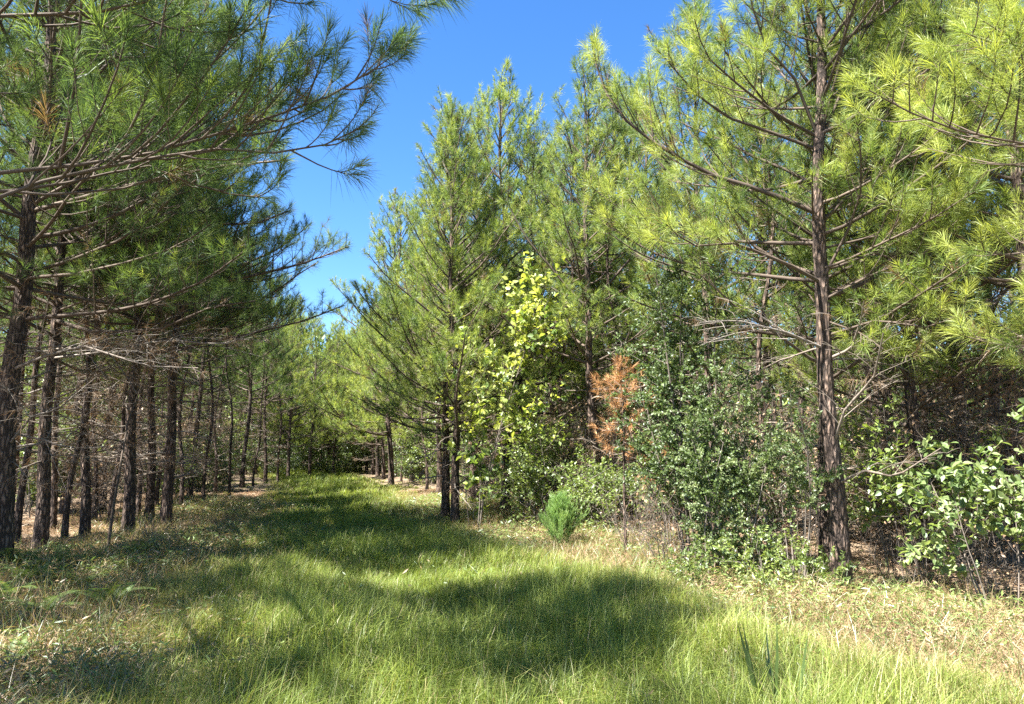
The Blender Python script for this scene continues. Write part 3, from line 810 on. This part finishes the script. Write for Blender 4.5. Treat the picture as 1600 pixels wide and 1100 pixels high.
# ------------------------------------------------------------------ broadleaved shrubs
def shrub(name, seed, H, spread, nst, leaf, n_leaf, mat, tone=(.5, .18), stem_r=.012, big=False, aspect=.5, stem_spread=.25, lat=.22, low=.15, upright=.5, twigmat=None,
          height_pow=1.0, lean=(0, 0), flat=.5, latlen=.5, kinds=None):
    rng = np.random.default_rng(seed)
    P0 = np.zeros((nst, 3)); a = rng.uniform(0, 6.28, nst); rad = stem_spread * rng.random(nst) ** .5
    P0[:, 0] = rad * np.cos(a); P0[:, 1] = rad * np.sin(a); P0[:, 2] = -.05
    sp = spread / H
    D = np.stack([np.cos(a) * sp * rng.uniform(.1, .9, nst) + lean[0], np.sin(a) * sp * rng.uniform(.1, .9, nst) + lean[1], np.ones(nst)], -1)
    L = H * rng.uniform(.55, 1.0, nst) ** height_pow
    L[0] = H
    P = grow(P0, D, L, 9, .2, .06, rng)
    st = np.full(nst, low)
    def lats(P, L, st, step, K, lf, mn):
        cnt = np.maximum((L * (1 - st) / step).astype(int), 1)
        rep = np.repeat(np.arange(len(L)), cnt)
        s = st[rep] + (1 - st[rep]) * rng.random(len(rep))
        p, T = sample(P[rep], s)
        A, B = perp(T); ph = rng.uniform(0, 6.28, len(rep))
        an = np.radians(rng.uniform(35, 75, len(rep)))[:, None]
        D = np.cos(an) * T + np.sin(an) * (np.cos(ph)[:, None] * A + np.sin(ph)[:, None] * B)
        prof = np.sin(np.clip(s, .05, 1) * math.pi * .78 + .35)
        ln = (mn + lf * prof) * rng.uniform(.5, 1.2, len(rep))
        return grow(p, D, ln, K, upright * .5, .1, rng), ln
    Pl, Ll = lats(P, L, st, lat, 6, spread * latlen, .12)
    Pt, Lt = lats(Pl, Ll, np.full(len(Ll), .1), .13, 4, .22, .08)
    g = Geo()
    for PP, RR, sd_ in ((P, stem_r * np.clip(L / H, .5, 1)[:, None] * np.linspace(1, .3, 9), 5), (Pl, (.002 + .004 * Ll)[:, None] * np.linspace(1, .4, 6), 3), (Pt, np.full((len(Lt), 1), .0018) * np.linspace(1, .6, 4), 3)):
        V, q = tubes(PP, RR, sd_); g.add(V, [q], 0, rng.uniform(.3, .8))
    stem = g.mesh(name + "_stem", [twigmat or DEADTWIG], True)
    cg = Geo()
    if n_leaf:
        allP = [(Pl, Ll), (Pt, Lt)]
        tot = sum(l.sum() for _, l in allP)
        for PP, l_ in allP:
            n = int(n_leaf * l_.sum() / tot)
            rep = rng.choice(len(PP), n, p=l_ / l_.sum())
            p, T = sample(PP[rep], rng.uniform(.15, 1, n))
            A, B = perp(T); ph = rng.uniform(0, 6.28, n)
            Dl = T * .6 + np.cos(ph)[:, None] * A + np.sin(ph)[:, None] * B; Dl[:, 2] -= .15
            Nl = rng.normal(0, 1, (n, 3)) * (1 - flat) + np.array([0, 0, 1.0]) * flat * 1.5
            ln = leaf * rng.uniform(.55, 1.2, n)
            clus = rng.normal(0, tone[1], len(PP))[rep]
            leaves(cg, p, Dl, Nl, ln, ln * aspect, 0, tone[0] + clus + rng.normal(0, .12, n), rng, big)
        leafmesh = cg.mesh(name + "_leaves", [mat])
        return [("stem", stem), ("foliage", leafmesh)]
    return [("stem", stem)]


def plant_shrub(parts, name, x, y, label, cat, group=None, rz=0, s=1.0):
    return plant_tree(parts, name, x, y, rz, s, label, cat, group)


# the dark small-leaved evergreen group in front of the right wood
x, y = ground_at(1150, 912)
plant_shrub(shrub("evergreen_shrub", 201, 2.6, .7, 11, .042, 25000, SHRUBLEAF, (.66, .2), .014, lat=.10, low=.12, stem_spread=.35, twigmat=DEADTWIG, flat=.3, latlen=.6), "evergreen_shrub", x, y + .35,
            "grey green small-leaved evergreen shrub left of the big flaky pine", "shrub")
x, y = at_col(1085, 9.9)
plant_shrub(shrub("tall_evergreen", 202, 4.1, 1.1, 7, .050, 26000, SHRUBLEAF, (.36, .16), .022, lat=.11, low=.2, stem_spread=.2, flat=.3, latlen=.62), "evergreen_shrub", x, y,
            "taller dark evergreen shrub rising behind the grey green one", "shrub")
x, y = at_col(1235, 9.1)
plant_shrub(shrub("right_evergreen", 203, 2.4, 1.0, 6, .044, 5500, SHRUBLEAF, (.62, .16), .014, lat=.15, low=.5, stem_spread=.15, flat=.3), "evergreen_shrub", x, y,
            "thin evergreen shrub touching the left side of the big flaky trunk", "shrub")
x, y = at_col(1050, 11.2)
plant_shrub(shrub("light_shrub", 204, 2.7, .7, 4, .055, 2200, UNDERLEAF, (.8, .18), .012, lat=.2, low=.4, flat=.5), "broadleaf_shrub", x, y,
            "light green shrub below the hanging orange needles", "shrub")
for k, (c, d, sz, lab) in enumerate([(1085, 8.9, .6, "low leafy plant at the left foot of the evergreen shrub"), (1205, 8.5, .55, "low leafy plant at the right foot of the evergreen shrub"), (1255, 8.4, .4, "small weed with flat leaves left of the flaky trunk foot")]):
    x, y = at_col(c, d)
    plant_shrub(shrub("low_plant", 210 + k, sz, .5, 7, .045, 1500, UNDERLEAF, (.7, .18), .006, lat=.12, low=.1, stem_spread=.25), "low_plant", x, y, lab, "plant", "low plants at the wood edge")

# yellow-green broadleaf sapling
x, y = ground_at(744, 822)
plant_shrub(shrub("sapling", 220, 5.6, 1.15, 3, .12, 2000, BROADLEAF, (.72, .28), .016, True, .78, .10, .19, .33, .5, flat=.35, latlen=1.3, height_pow=.6), "broadleaf_sapling", x, y,
            "slender yellow green broadleaf sapling with a thin pale stem in front of the pines", "tree")
x, y = at_col(742, 15.8)
plant_shrub(shrub("sapling2", 221, 2.0, .9, 3, .14, 300, BROADLEAF, (.5, .2), .01, True, .7, .12, .2, .3), "broadleaf_sapling", x, y, "short broadleaf sapling left of the tall yellow one", "tree")
x, y = at_col(842, 17.2)
plant_shrub(shrub("sapling3", 222, 3.0, 1.1, 3, .14, 420, BROADLEAF, (.55, .2), .012, True, .7, .12, .2, .3), "broadleaf_sapling", x, y, "mid-height broadleaf sapling between the tall yellow one and the juniper", "tree", s=.8)

# right broadleaf bush
x, y = at_col(1560, 7.4)
plant_shrub(shrub("right_bush", 230, 2.15, 1.5, 12, .088, 3600, PALELEAF, (.6, .22), .011, True, .62, .3, .17, .3, .35, flat=.6, latlen=.42), "broadleaf_bush", x, y,
            "broadleaf bush with big light green leaves at the right edge of the photo", "bush")
x, y = at_col(1450, 8.9)
plant_shrub(shrub("right_bush2", 231, 2.0, 1.3, 5, .085, 1500, UNDERLEAF, (.85, .16), .010, False, .5, .3, .17, .35, .2, flat=.8, latlen=.5), "broadleaf_bush", x, y,
            "airy light green bush between the flaky pine and the big-leaved bush", "bush")
x, y = at_col(1390, 10.4)
plant_shrub(shrub("right_bush3", 232, 2.5, 1.2, 4, .08, 1500, UNDERLEAF, (.8, .16), .010, False, .5, .3, .17, .4, .2, flat=.8, latlen=.5), "broadleaf_bush", x, y,
            "layered yellowish bush just right of the flaky trunk", "bush")

# juniper
def juniper():
    rng = np.random.default_rng(240)
    g = Geo(); P0 = []; D = []; L = []
    for k in range(150):
        z = rng.uniform(.03, .95); a = rng.uniform(0, 6.28)
        r = .5 * (1 - z) ** .6 * math.sin(min(z * 3 + .6, 1.57)) + .07
        P0.append([0, 0, z * .8]); D.append([math.cos(a), math.sin(a), .55 + z]); L.append(r * rng.uniform(.5, 1.45) * (1 + .25 * math.sin(2 * a + z * 5)))
    P = grow(np.array(P0), np.array(D), np.array(L), 6, .8, .08, rng)
    V, q = tubes(P, np.full((150, 1), .004) * np.linspace(1, .4, 6), 3); g.add(V, [q], 0, .4)
    V, q = tubes(np.array([[[0, 0, -.05], [0, .01, .4], [0, 0, .95]]]), np.array([[.02, .014, .004]]), 6); g.add(V, [q], 0, .3)
    c = Geo()
    tn = .5 + rng.normal(0, .15, 150)
    needles(c, P, np.array(L), 120, .075, .004, rng, tn, 1, shoot=.5, spread=(25, 60), droop=0)
    rep = np.repeat(np.arange(150), 5); p, T = sample(P[rep], rng.uniform(.3, 1, 750))
    Q = grow(p, T + rng.normal(0, .6, (750, 3)) + np.array([0, 0, .4]), rng.uniform(.08, .24, 750), 4, .9, .1, rng)
    needles(c, Q, np.full(750, .15), 60, .045, .004, rng, tn[rep], 1, shoot=.12, droop=0)
    return [("stem", g.mesh("juniper_stem", [TWIG])), ("foliage", c.mesh("juniper_foliage", [JUNIPER]))]


x, y = ground_at(876, 846)
plant_shrub(juniper(), "juniper_bush", x, y, "small round bright green juniper at the edge of the grass", "bush", s=.88)

# dead orange-needled young pine
parts = pine("dead_pine", 250, H=3.0, r0=.03, cb=1.55, db=1.5, R=.62, nn=50, nw=.006, brown=True, tone0=.75, lat_step=.12, whorl=.2, elev=(-30, 30), dead=.3, deadn=.9, nlen=.15)
x, y = at_col(975, 11.7)
plant_tree(parts, "dead_pine_sapling", x, y, label="dead young pine hung with orange brown needles", cat="dead tree")
x, y = at_col(1008, 14.0)

# dead brush
brush = shrub("dead_brush", 260, 1.25, .7, 14, .05, 350, STRAWM, (.3, .2), .006, lat=.1, low=.15, stem_spread=.25)
brush2 = shrub("dead_brush2", 261, 1.0, .6, 12, .05, 0, STRAWM, stem_r=.006, lat=.11, low=.1, stem_spread=.3)
for k, (c, d, s, lab) in enumerate([(1040, 10.2, 1.1, "brown dead brush left of the evergreen shrub"), (1225, 9.4, .9, "bare dead brush between the evergreen shrub and the flaky pine"), (990, 12.2, .8, "low dead brush right of the juniper"),
                                    (1400, 8.9, .8, "bare twigs right of the flaky pine foot"), (1520, 8.3, .9, "bare stems under the big-leaved bush"), (1450, 9.8, .9, "bare stems behind the airy light green bush"), (260, 11.0, .5, "dry twigs near the pale straw patch")]):
    x, y = at_col(c, d)
    plant_shrub(brush if k % 2 == 0 else brush2, "dead_brush", x, y, lab, "brush", "clumps of dead brush", rr.uniform(0, 6), s)

# understory inside the wood
_U = [shrub("under_a", 270, 2.8, 1.3, 6, .10, 3600, UNDERLEAF, (.5, .22), .012, lat=.16, low=.15, flat=.5, latlen=.6),
       shrub("under_b", 271, 2.0, 1.3, 8, .085, 3400, UNDERLEAF, (.42, .2), .009, lat=.15, low=.05, flat=.5, latlen=.6),
       shrub("under_c", 272, 4.2, 1.5, 5, .11, 4000, UNDERLEAF, (.6, .2), .015, lat=.18, low=.15, flat=.5, latlen=.6),
       shrub("under_d", 273, 1.2, 1.0, 10, .07, 2600, UNDERLEAF, (.5, .2), .007, lat=.12, low=.05, stem_spread=.45, latlen=.6),
       shrub("under_f", 275, 2.6, 1.4, 6, .10, 2200, UNDERLEAF, (.85, .2), .010, lat=.15, low=.2, flat=.75, latlen=.7),
       shrub("under_e", 274, 2.8, 1.1, 11, .07, 900, STRAWM, (.4, .2), .008, lat=.11, low=.1, stem_spread=.5, latlen=.6)]
UND = _U[:4] + [_U[5], _U[4]]
UP = {}
nund = 0


def put_under(vi, x, y, rz, s, label, group):
    if vi not in UP:
        UP[vi] = plant_shrub(UND[vi], "undergrowth_shrub", x, y, label, "shrub", group, rz, s); return UP[vi]
    o = copy_tree(UP[vi], x, y, rz, s); setp(o, label, "shrub", group); return o


UL = ["leafy head-high shrub among the trunks of the %s wood", "low rounded shrub among the trunks of the %s wood", "tall thin leafy shrub among the trunks of the %s wood", "knee-high leafy plant on the floor of the %s wood", "bare twiggy shrub among the trunks of the %s wood", "pale yellowish layered shrub among the trunks of the %s wood"]
UG = ["leafy shrubs", "low rounded shrubs", "tall thin shrubs", "knee-high plants", "bare twiggy shrubs", "pale layered shrubs"]
for k in range(1500):
    if nund >= 265: break
    y = 6 + 50 * rr.random() ** 1.25; side = rr.choice((-1, 1))
    off = .3 + 14 * rr.random() ** 1.4
    x = float(xl(y)) - off - 2.0 if side < 0 else float(xr(y)) + off + 1.6
    col = 800 + x / y * 1155
    if col < -60 or col > 1660: continue
    if side < 0 and (y < 15 or (y < 24 and rr.random() < .3)): continue
    if side > 0 and y < 11 and off < 2: continue
    vi = rr.choice((0, 1, 5, 3, 4, 2, 4, 4) if off > 2 else (3, 4, 5, 3))
    if side < 0: vi = rr.choice((vi, 4, 4))
    s = rr.uniform(.75, 1.25)
    wood = "left" if side < 0 else "right"
    put_under(vi, x, y, rr.uniform(0, 6.28), s, UL[vi] % wood, UG[vi] + " of the %s wood" % wood)
    nund += 1
for (c_, d_, vi, s_) in [(1340, 12.5, 0, .8), (1420, 12.0, 4, 1.0), (1470, 13.5, 0, .9), (1540, 11.5, 4, 1.0), (1590, 12.5, 0, .9), (1370, 15, 5, 1.0), (1500, 16, 2, .8), (1580, 17, 5, 1.1), (1250, 13.5, 5, .95), (1180, 14.5, 0, 1.0), (1320, 11.0, 4, .8), (1450, 10.8, 5, .8),
                         (900, 17.5, 4, .9), (960, 17, 4, 1.1), (870, 19, 4, 1.2), (830, 22, 4, 1.0), (750, 20, 4, .9), (735, 23, 2, .8), (670, 28, 0, .9), (650, 32, 1, 1.1), (1060, 15.5, 4, 1.2), (1120, 16.5, 5, 1.0), (1530, 14, 5, 1.0), (1410, 17, 4, 1.2)]:
    x, y = at_col(c_, d_)
    put_under(vi, x, y, rr.uniform(0, 6.28), s_, UL[vi] % "right", UG[vi] + " of the right wood"); nund += 1
for (c_, d_, vi, s_) in [(225, 20, 2, .8), (300, 27, 1, 1.1), (340, 29, 0, 1.0), (360, 34, 2, .9), (400, 38, 0, 1.0), (435, 43, 1, 1.1), (60, 18, 2, .9), (130, 21, 2, .9), (10, 21, 2, 1.0)]:
    x, y = at_col(c_, d_)
    put_under(vi, x, y, rr.uniform(0, 6.28), s_, UL[vi] % "left", UG[vi] + " of the left wood"); nund += 1
# bushes at the far end of the ride
for k in range(26):
    y = rr.uniform(46, 52); x = rr.uniform(-20, -7)
    put_under(rr.choice((1, 3, 0)), x, y, rr.uniform(0, 6.28), rr.uniform(.8, 1.2), "light green bush closing the end of the grass ride", "bushes at the end of the ride")
print("under", nund)

# leaning dead sapling on the left
x, y = ground_at(168, 868)
g = Geo()
pp = local([at(168, 868, y), at(176, 800, y), at(186, 740, y), at(200, 660, y + .3), at(222, 600, y + .5)], x, y)
V, q = tubes(np.array([resample(pp, 14)[0]]), np.linspace(.028, .008, 14)[None], 7, .08); g.add(V, [q], 0, .3)
o = link("leaning_stick", g.mesh("leaning_stick", [TWIG], True)); o.location = (x, y, float(hgt(x, y)))
setp(o, "thin dark dead stem leaning right between the left trunks", "dead stem")

# ------------------------------------------------------------------ ferns
def fern(seed, n=9, L=.55):
    rng = np.random.default_rng(seed)
    a = np.linspace(0, 6.28, n, endpoint=False) + rng.normal(0, .2, n)
    D = np.stack([np.cos(a), np.sin(a), rng.uniform(.9, 1.6, n)], -1)
    ln = L * rng.uniform(.7, 1.1, n)
    P = grow(np.zeros((n, 3)), D, ln, 9, -1.3, .03, rng)
    g = Geo(); V, q = tubes(P, np.full((n, 1), .003) * np.linspace(1, .4, 9), 3); g.add(V, [q], 0, .7)
    m = 30
    rep = np.repeat(np.arange(n), m * 2); s = np.tile(np.repeat(np.linspace(.18, .98, m), 2), n); sd_ = np.tile([1, -1], n * m)
    p, T = sample(P[rep], s); A, B = perp(T)
    w = .11 * np.sin(np.clip(1.15 - s, 0, 1) * math.pi * .6) + .01
    leaves(g, p, A * sd_[:, None] + T * .35, np.cross(A, T) + 0 * A, w, np.full(len(w), .010), 0, .5 + rng.normal(0, .15, len(p)), rng)
    return g.mesh("fern", [WEEDM])


FM = [fern(300), fern(301, 7, .45), fern(302, 11, .6)]
ferns = [(52, 885), (95, 878), (40, 930), (150, 900), (112, 905), (215, 880), (10, 960), (300, 850), (60, 985), (170, 950), (20, 1060), (75, 905), (70, 925), (130, 925), (25, 905), (180, 905)]
for k, (bx, by) in enumerate(ferns):
    x, y = ground_at(bx, by)
    o = link("fern", FM[k % 3]); o.location = (x, y, float(hgt(x, y))); o.rotation_euler = (0, 0, rr.uniform(0, 6.28)); s = rr.uniform(.6, 1.0); o.scale = (s, s, s)
    lab = {0: "pale fern at the foot of the second left trunk", 1: "fern just right of the second left trunk"}.get(k, "fern in the shaded weeds of the left verge")
    setp(o, lab, "fern", "ferns on the left verge")

# dark strap-leaved plant near the bottom
rng = np.random.default_rng(310)
g = Geo()
n = 13; a = rng.uniform(0, 6.28, n)
P = grow(np.stack([.07 * np.cos(a), .05 * np.sin(a), np.zeros(n)], -1), np.stack([.22 * np.cos(a), .22 * np.sin(a), np.ones(n)], -1), rng.uniform(.42, .72, n), 7, -.1, .03, rng)
w = .011 * np.array([1, 1.1, 1.1, 1, .8, .5, .05])
S = unit(np.cross(unit(P[:, -1] - P[:, 0]), rng.normal(0, 1, (n, 3))))[:, None, :]
V = np.stack([P - S * w[None, :, None], P + S * w[None, :, None]], 2)
idx = np.arange(n * 14).reshape(n, 7, 2)
g.add(V, [np.stack([idx[:, :-1, 0], idx[:, :-1, 1], idx[:, 1:, 1], idx[:, 1:, 0]], -1).reshape(-1, 4)], 0, .25)
x, y = at_col(1197, 4.55)
o = link("strap_leaf_plant", g.mesh("strap_leaf_plant", [SHRUBLEAF])); o.location = (x, y, float(hgt(x, y)))
setp(o, "dark green strap-leaved plant standing in the grass near the bottom edge", "plant")

# ------------------------------------------------------------------ grass, weeds and straw (nobody could count these)
def blades(name, pts, hgt_, wid, tone, mats, rng, a, lean=.6, flop=1.0):
    n = len(pts)
    d = np.stack([np.cos(a), np.sin(a), np.zeros(n)], -1)
    S = np.stack([-np.sin(a + rng.normal(0, .9, n)), np.cos(a), np.zeros(n)], -1); S = unit(S)
    l1 = (lean * rng.random(n))[:, None]; l2 = (flop * rng.random(n) ** 1.5)[:, None]
    h = hgt_[:, None]; w = wid[:, None]; U = np.array([[0, 0, 1.]])
    m = pts + U * h * .55 + d * h * l1 * .5
    t = pts + U * h * (1 - l2 * .45) + d * h * (l1 + l2)
    V = np.stack([pts - S * w * .5, pts + S * w * .5, m + S * w * .42, m - S * w * .42, t], 1)
    i = np.arange(n)[:, None] * 5
    return mesh_from(name, V.reshape(-1, 3), [i + np.array([[0, 1, 2, 3]]), i + np.array([[3, 2, 4]])], mats, np.repeat(tone, 5))


def scatter(rng, n, y0, y1, fn, pad=0.0):
    """random points between the wood edges; fn(x,y) keep probability"""
    y = rng.uniform(y0, y1, n); lo = xl(y) - pad; hi = xr(y) + pad
    lo = np.maximum(lo, -y * .80 - .8); hi = np.minimum(hi, y * .80 + .8)
    x = lo + (hi - lo) * rng.random(n)
    wgt = np.clip(hi - lo, 0, None); wgt = wgt / wgt.max()
    keep = (rng.random(n) < wgt * fn(x, y))
    return x[keep], y[keep]


rng = np.random.default_rng(400)
gp_x, gp_y, gp_h, gp_w, gp_t, gp_a = [], [], [], [], [], []
for (n, y0, y1, w, hm) in [(520000, 3.2, 9, .0050, .25), (300000, 9, 18, .0085, .22), (170000, 18, 34, .015, .23), (70000, 34, 58, .026, .23)]:
    # tufts
    x, y = scatter(rng, n, y0, y1, lambda x, y: .10 + .90 * grassy(x, y), 3.0)
    nt_ = max(len(x) // 34, 1)
    k = rng.integers(0, nt_, len(x))
    mix = rng.random(len(x)) < .72
    x = np.where(mix, x[k] + rng.normal(0, .055, len(x)), x); y = np.where(mix, y[k] + rng.normal(0, .055, len(x)), y)
    tuh = np.where(mix, rng.uniform(.6, 1.5, nt_)[k], .8); tua = rng.uniform(0, 6.28, nt_)[k]
    gp_a.append(np.where(mix, tua + rng.normal(0, .9, len(x)), rng.uniform(0, 6.28, len(x))))
    gr = grassy(x, y)
    patch = fbm(x, y, 9)
    rs = np.clip((x - (xr(y) - 1.6)) / 2.2, 0, 1)      # drier and shorter towards the right edge
    ls = np.clip(((xl(y) + 1.0) - x) / 1.5, 0, 1)
    th = rng.normal(0, .17, nt_)[k] * mix
    gp_x.append(x); gp_y.append(y)
    gp_h.append(hm * tuh * rng.uniform(.4, 1.35, len(x)) * (1 - .5 * rs) * (1 + .5 * fbm(x * 2.2, y * 2.2, 31)) * (1 - .3 * ls) * (1 + .3 * patch) * (.5 + .5 * gr))
    gp_w.append(w * rng.uniform(.6, 1.2, len(x)))
    t = .58 + .26 * patch + th + rng.normal(0, .12, len(x)) - .16 * rs * rng.random(len(x)) * 1.6 - .1 * ls
    dry = rng.random(len(x)) < (.13 + .60 * rs + .6 * ls)
    gp_t.append(np.where(dry, rng.uniform(0, .2, len(x)), np.clip(t, .22, 1)))
x = np.concatenate(gp_x); y = np.concatenate(gp_y)
gm = blades("grass", np.stack([x, y, hgt(x, y) - .01], -1), np.clip(np.concatenate(gp_h), .04, .5), np.concatenate(gp_w), np.concatenate(gp_t), [GRASSM], rng, np.concatenate(gp_a))
print("blades", len(x))
setp(link("grass", gm), "long green meadow grass covering the ride between the pines", "grass", kind="stuff")


def weeds():
    """small-leaved ground plants on both verges"""
    g = Geo()
    rng = np.random.default_rng(410)
    n = 90000
    y = 3.5 + 20 * rng.random(n) ** 1.35
    side = rng.random(n) < .5
    off = rng.normal(0, 1.0, n)
    x = np.where(side, xl(y) - .6 + off, xr(y) + .7 + off * 1.3)
    pn = fbm(x * 2, y * 2, 12)
    k = pn > -.25 + rng.normal(0, .2, n)
    k &= (np.abs(x) < y * .8 + .5)
    x, y, side, pn = x[k], y[k], side[k], pn[k]
    n = len(x)
    z = hgt(x, y) + rng.uniform(.0, .20, n) ** 1.2 * (1 + .5 * pn) + .01
    a = rng.uniform(0, 6.28, n)
    D = np.stack([np.cos(a), np.sin(a), rng.uniform(-.2, .7, n)], -1)
    ln = rng.uniform(.018, .05, n) * (1 + y * .04)
    t = np.where(rng.random(n) < .25 + .3 * side, rng.uniform(0, .25, n), np.clip(.62 + .22 * pn + rng.normal(0, .14, n) - .08 * side, .3, 1))
    leaves(g, np.stack([x, y, z], -1), D, rng.normal(0, .5, (n, 3)) + np.array([0, 0, 1.]), ln * 1.5, ln * .34, 0, t, rng)
    # thin dry stalks
    n = 60000
    y = 3.5 + 20 * rng.random(n) ** 1.35
    side = rng.random(n) < .5
    x = np.where(side, xl(y) - .8 + rng.normal(0, 1.1, n), xr(y) + .8 + rng.normal(0, 1.2, n))
    P = grow(np.stack([x, y, hgt(x, y)], -1), np.stack([rng.normal(0, .5, n), rng.normal(0, .5, n), np.ones(n)], -1), rng.uniform(.08, .34, n), 4, -.5, .12, rng)
    S = unit(np.cross(P[:, -1] - P[:, 0], rng.normal(0, 1, (n, 3))))[:, None, :]
    w = np.array([.003, .0026, .002, .0005]) * 1.0
    V = np.stack([P - S * w[None, :, None], P + S * w[None, :, None]], 2)
    idx = np.arange(n * 8).reshape(n, 4, 2)
    g.add(V, [np.stack([idx[:, :-1, 0], idx[:, :-1, 1], idx[:, 1:, 1], idx[:, 1:, 0]], -1).reshape(-1, 4)], 0, np.repeat(rng.uniform(0, .45, n), 8))
    return g.mesh("weeds", [WEEDM])


setp(link("weeds", weeds()), "low weeds and dry stalks along both verges of the ride", "weeds", kind="stuff")


def straw():
    g = Geo(); rng = np.random.default_rng(420)
    n = 240000
    y = 3.5 + 24 * rng.random(n) ** 1.3
    side = rng.random(n) < .5
    off = np.abs(rng.normal(0, 3.2, n)) - .9
    x = np.where(side, xl(y) - off, xr(y) + off + .4)
    k = (np.abs(x) < y * .8 + .5)
    x, y = x[k], y[k]; n = len(x)
    bx, by = [], []      # needles pile up round the trunk feet
    for (tx_, ty_) in placed:
        if 3 < ty_ < 22:
            m = 700; aa = rng.uniform(0, 6.28, m); ra = .12 + np.abs(rng.normal(0, .3, m))
            bx.append(tx_ + ra * np.cos(aa)); by.append(ty_ + ra * np.sin(aa))
    x = np.concatenate([x] + bx); y = np.concatenate([y] + by); n = len(x)
    a = rng.uniform(0, 6.28, n)
    D = unit(np.stack([np.cos(a), np.sin(a), rng.normal(.05, .22, n)], -1))
    S = unit(np.cross(D, rng.normal(0, .6, (n, 3)) + np.array([0, 0, 1.])))
    p = np.stack([x, y, hgt(x, y) + rng.uniform(.0, .05, n)], -1)
    ln = rng.uniform(.08, .18, n)[:, None]; w = (.0028 * (1 + y * .06))[:, None]
    V = np.stack([p - S * w, p + S * w, p + D * ln + S * w * .5], 1)
    pt = fbm(x * 1.7, y * 1.7, 15)
    g.add(V, [np.arange(n * 3).reshape(-1, 3)], 0, np.repeat(np.clip(.5 + .25 * pt + rng.normal(0, .2, n), 0, 1), 3))
    return g.mesh("pine_straw", [STRAWM])


setp(link("pine_straw_litter", straw()), "fallen brown pine straw carpeting the floor under the trees", "pine straw", kind="stuff")


def far_wood():
    """the wood beyond the last rows, reads as one mass"""
    g = Geo(); rng = np.random.default_rng(430)
    n = 130000
    a = rng.uniform(math.radians(20), math.radians(168), n); r = rng.uniform(66, 84, n)
    x = r * np.cos(a); y = r * np.sin(a); z = 10.5 * rng.random(n) ** .85 * (1 + .12 * np.sin(x * 1.7) + .1 * np.sin(x * .61))
    D = rng.normal(0, 1, (n, 3)); ln = rng.uniform(.4, 1.1, n)
    leaves(g, np.stack([x, y, z], -1), D, rng.normal(0, 1, (n, 3)), ln, ln * .35, 0, np.clip(.45 + rng.normal(0, .15, n), .22, 1), rng)
    m = 500
    a = rng.uniform(math.radians(12), math.radians(168), m); r = rng.uniform(66, 84, m)
    P = np.stack([np.stack([r * np.cos(a), r * np.sin(a), np.full(m, z)], -1) for z in (-.2, 4., 9.)], 1)
    V, q = tubes(P, np.tile([.14, .1, .03], (m, 1)), 5); g.add(V, [q], 1, .4)
    return g.mesh("far_wood", [NEEDLE, TWIG])


setp(link("distant_forest", far_wood()), "distant pine forest seen as one mass between the trunks", "forest", kind="stuff")
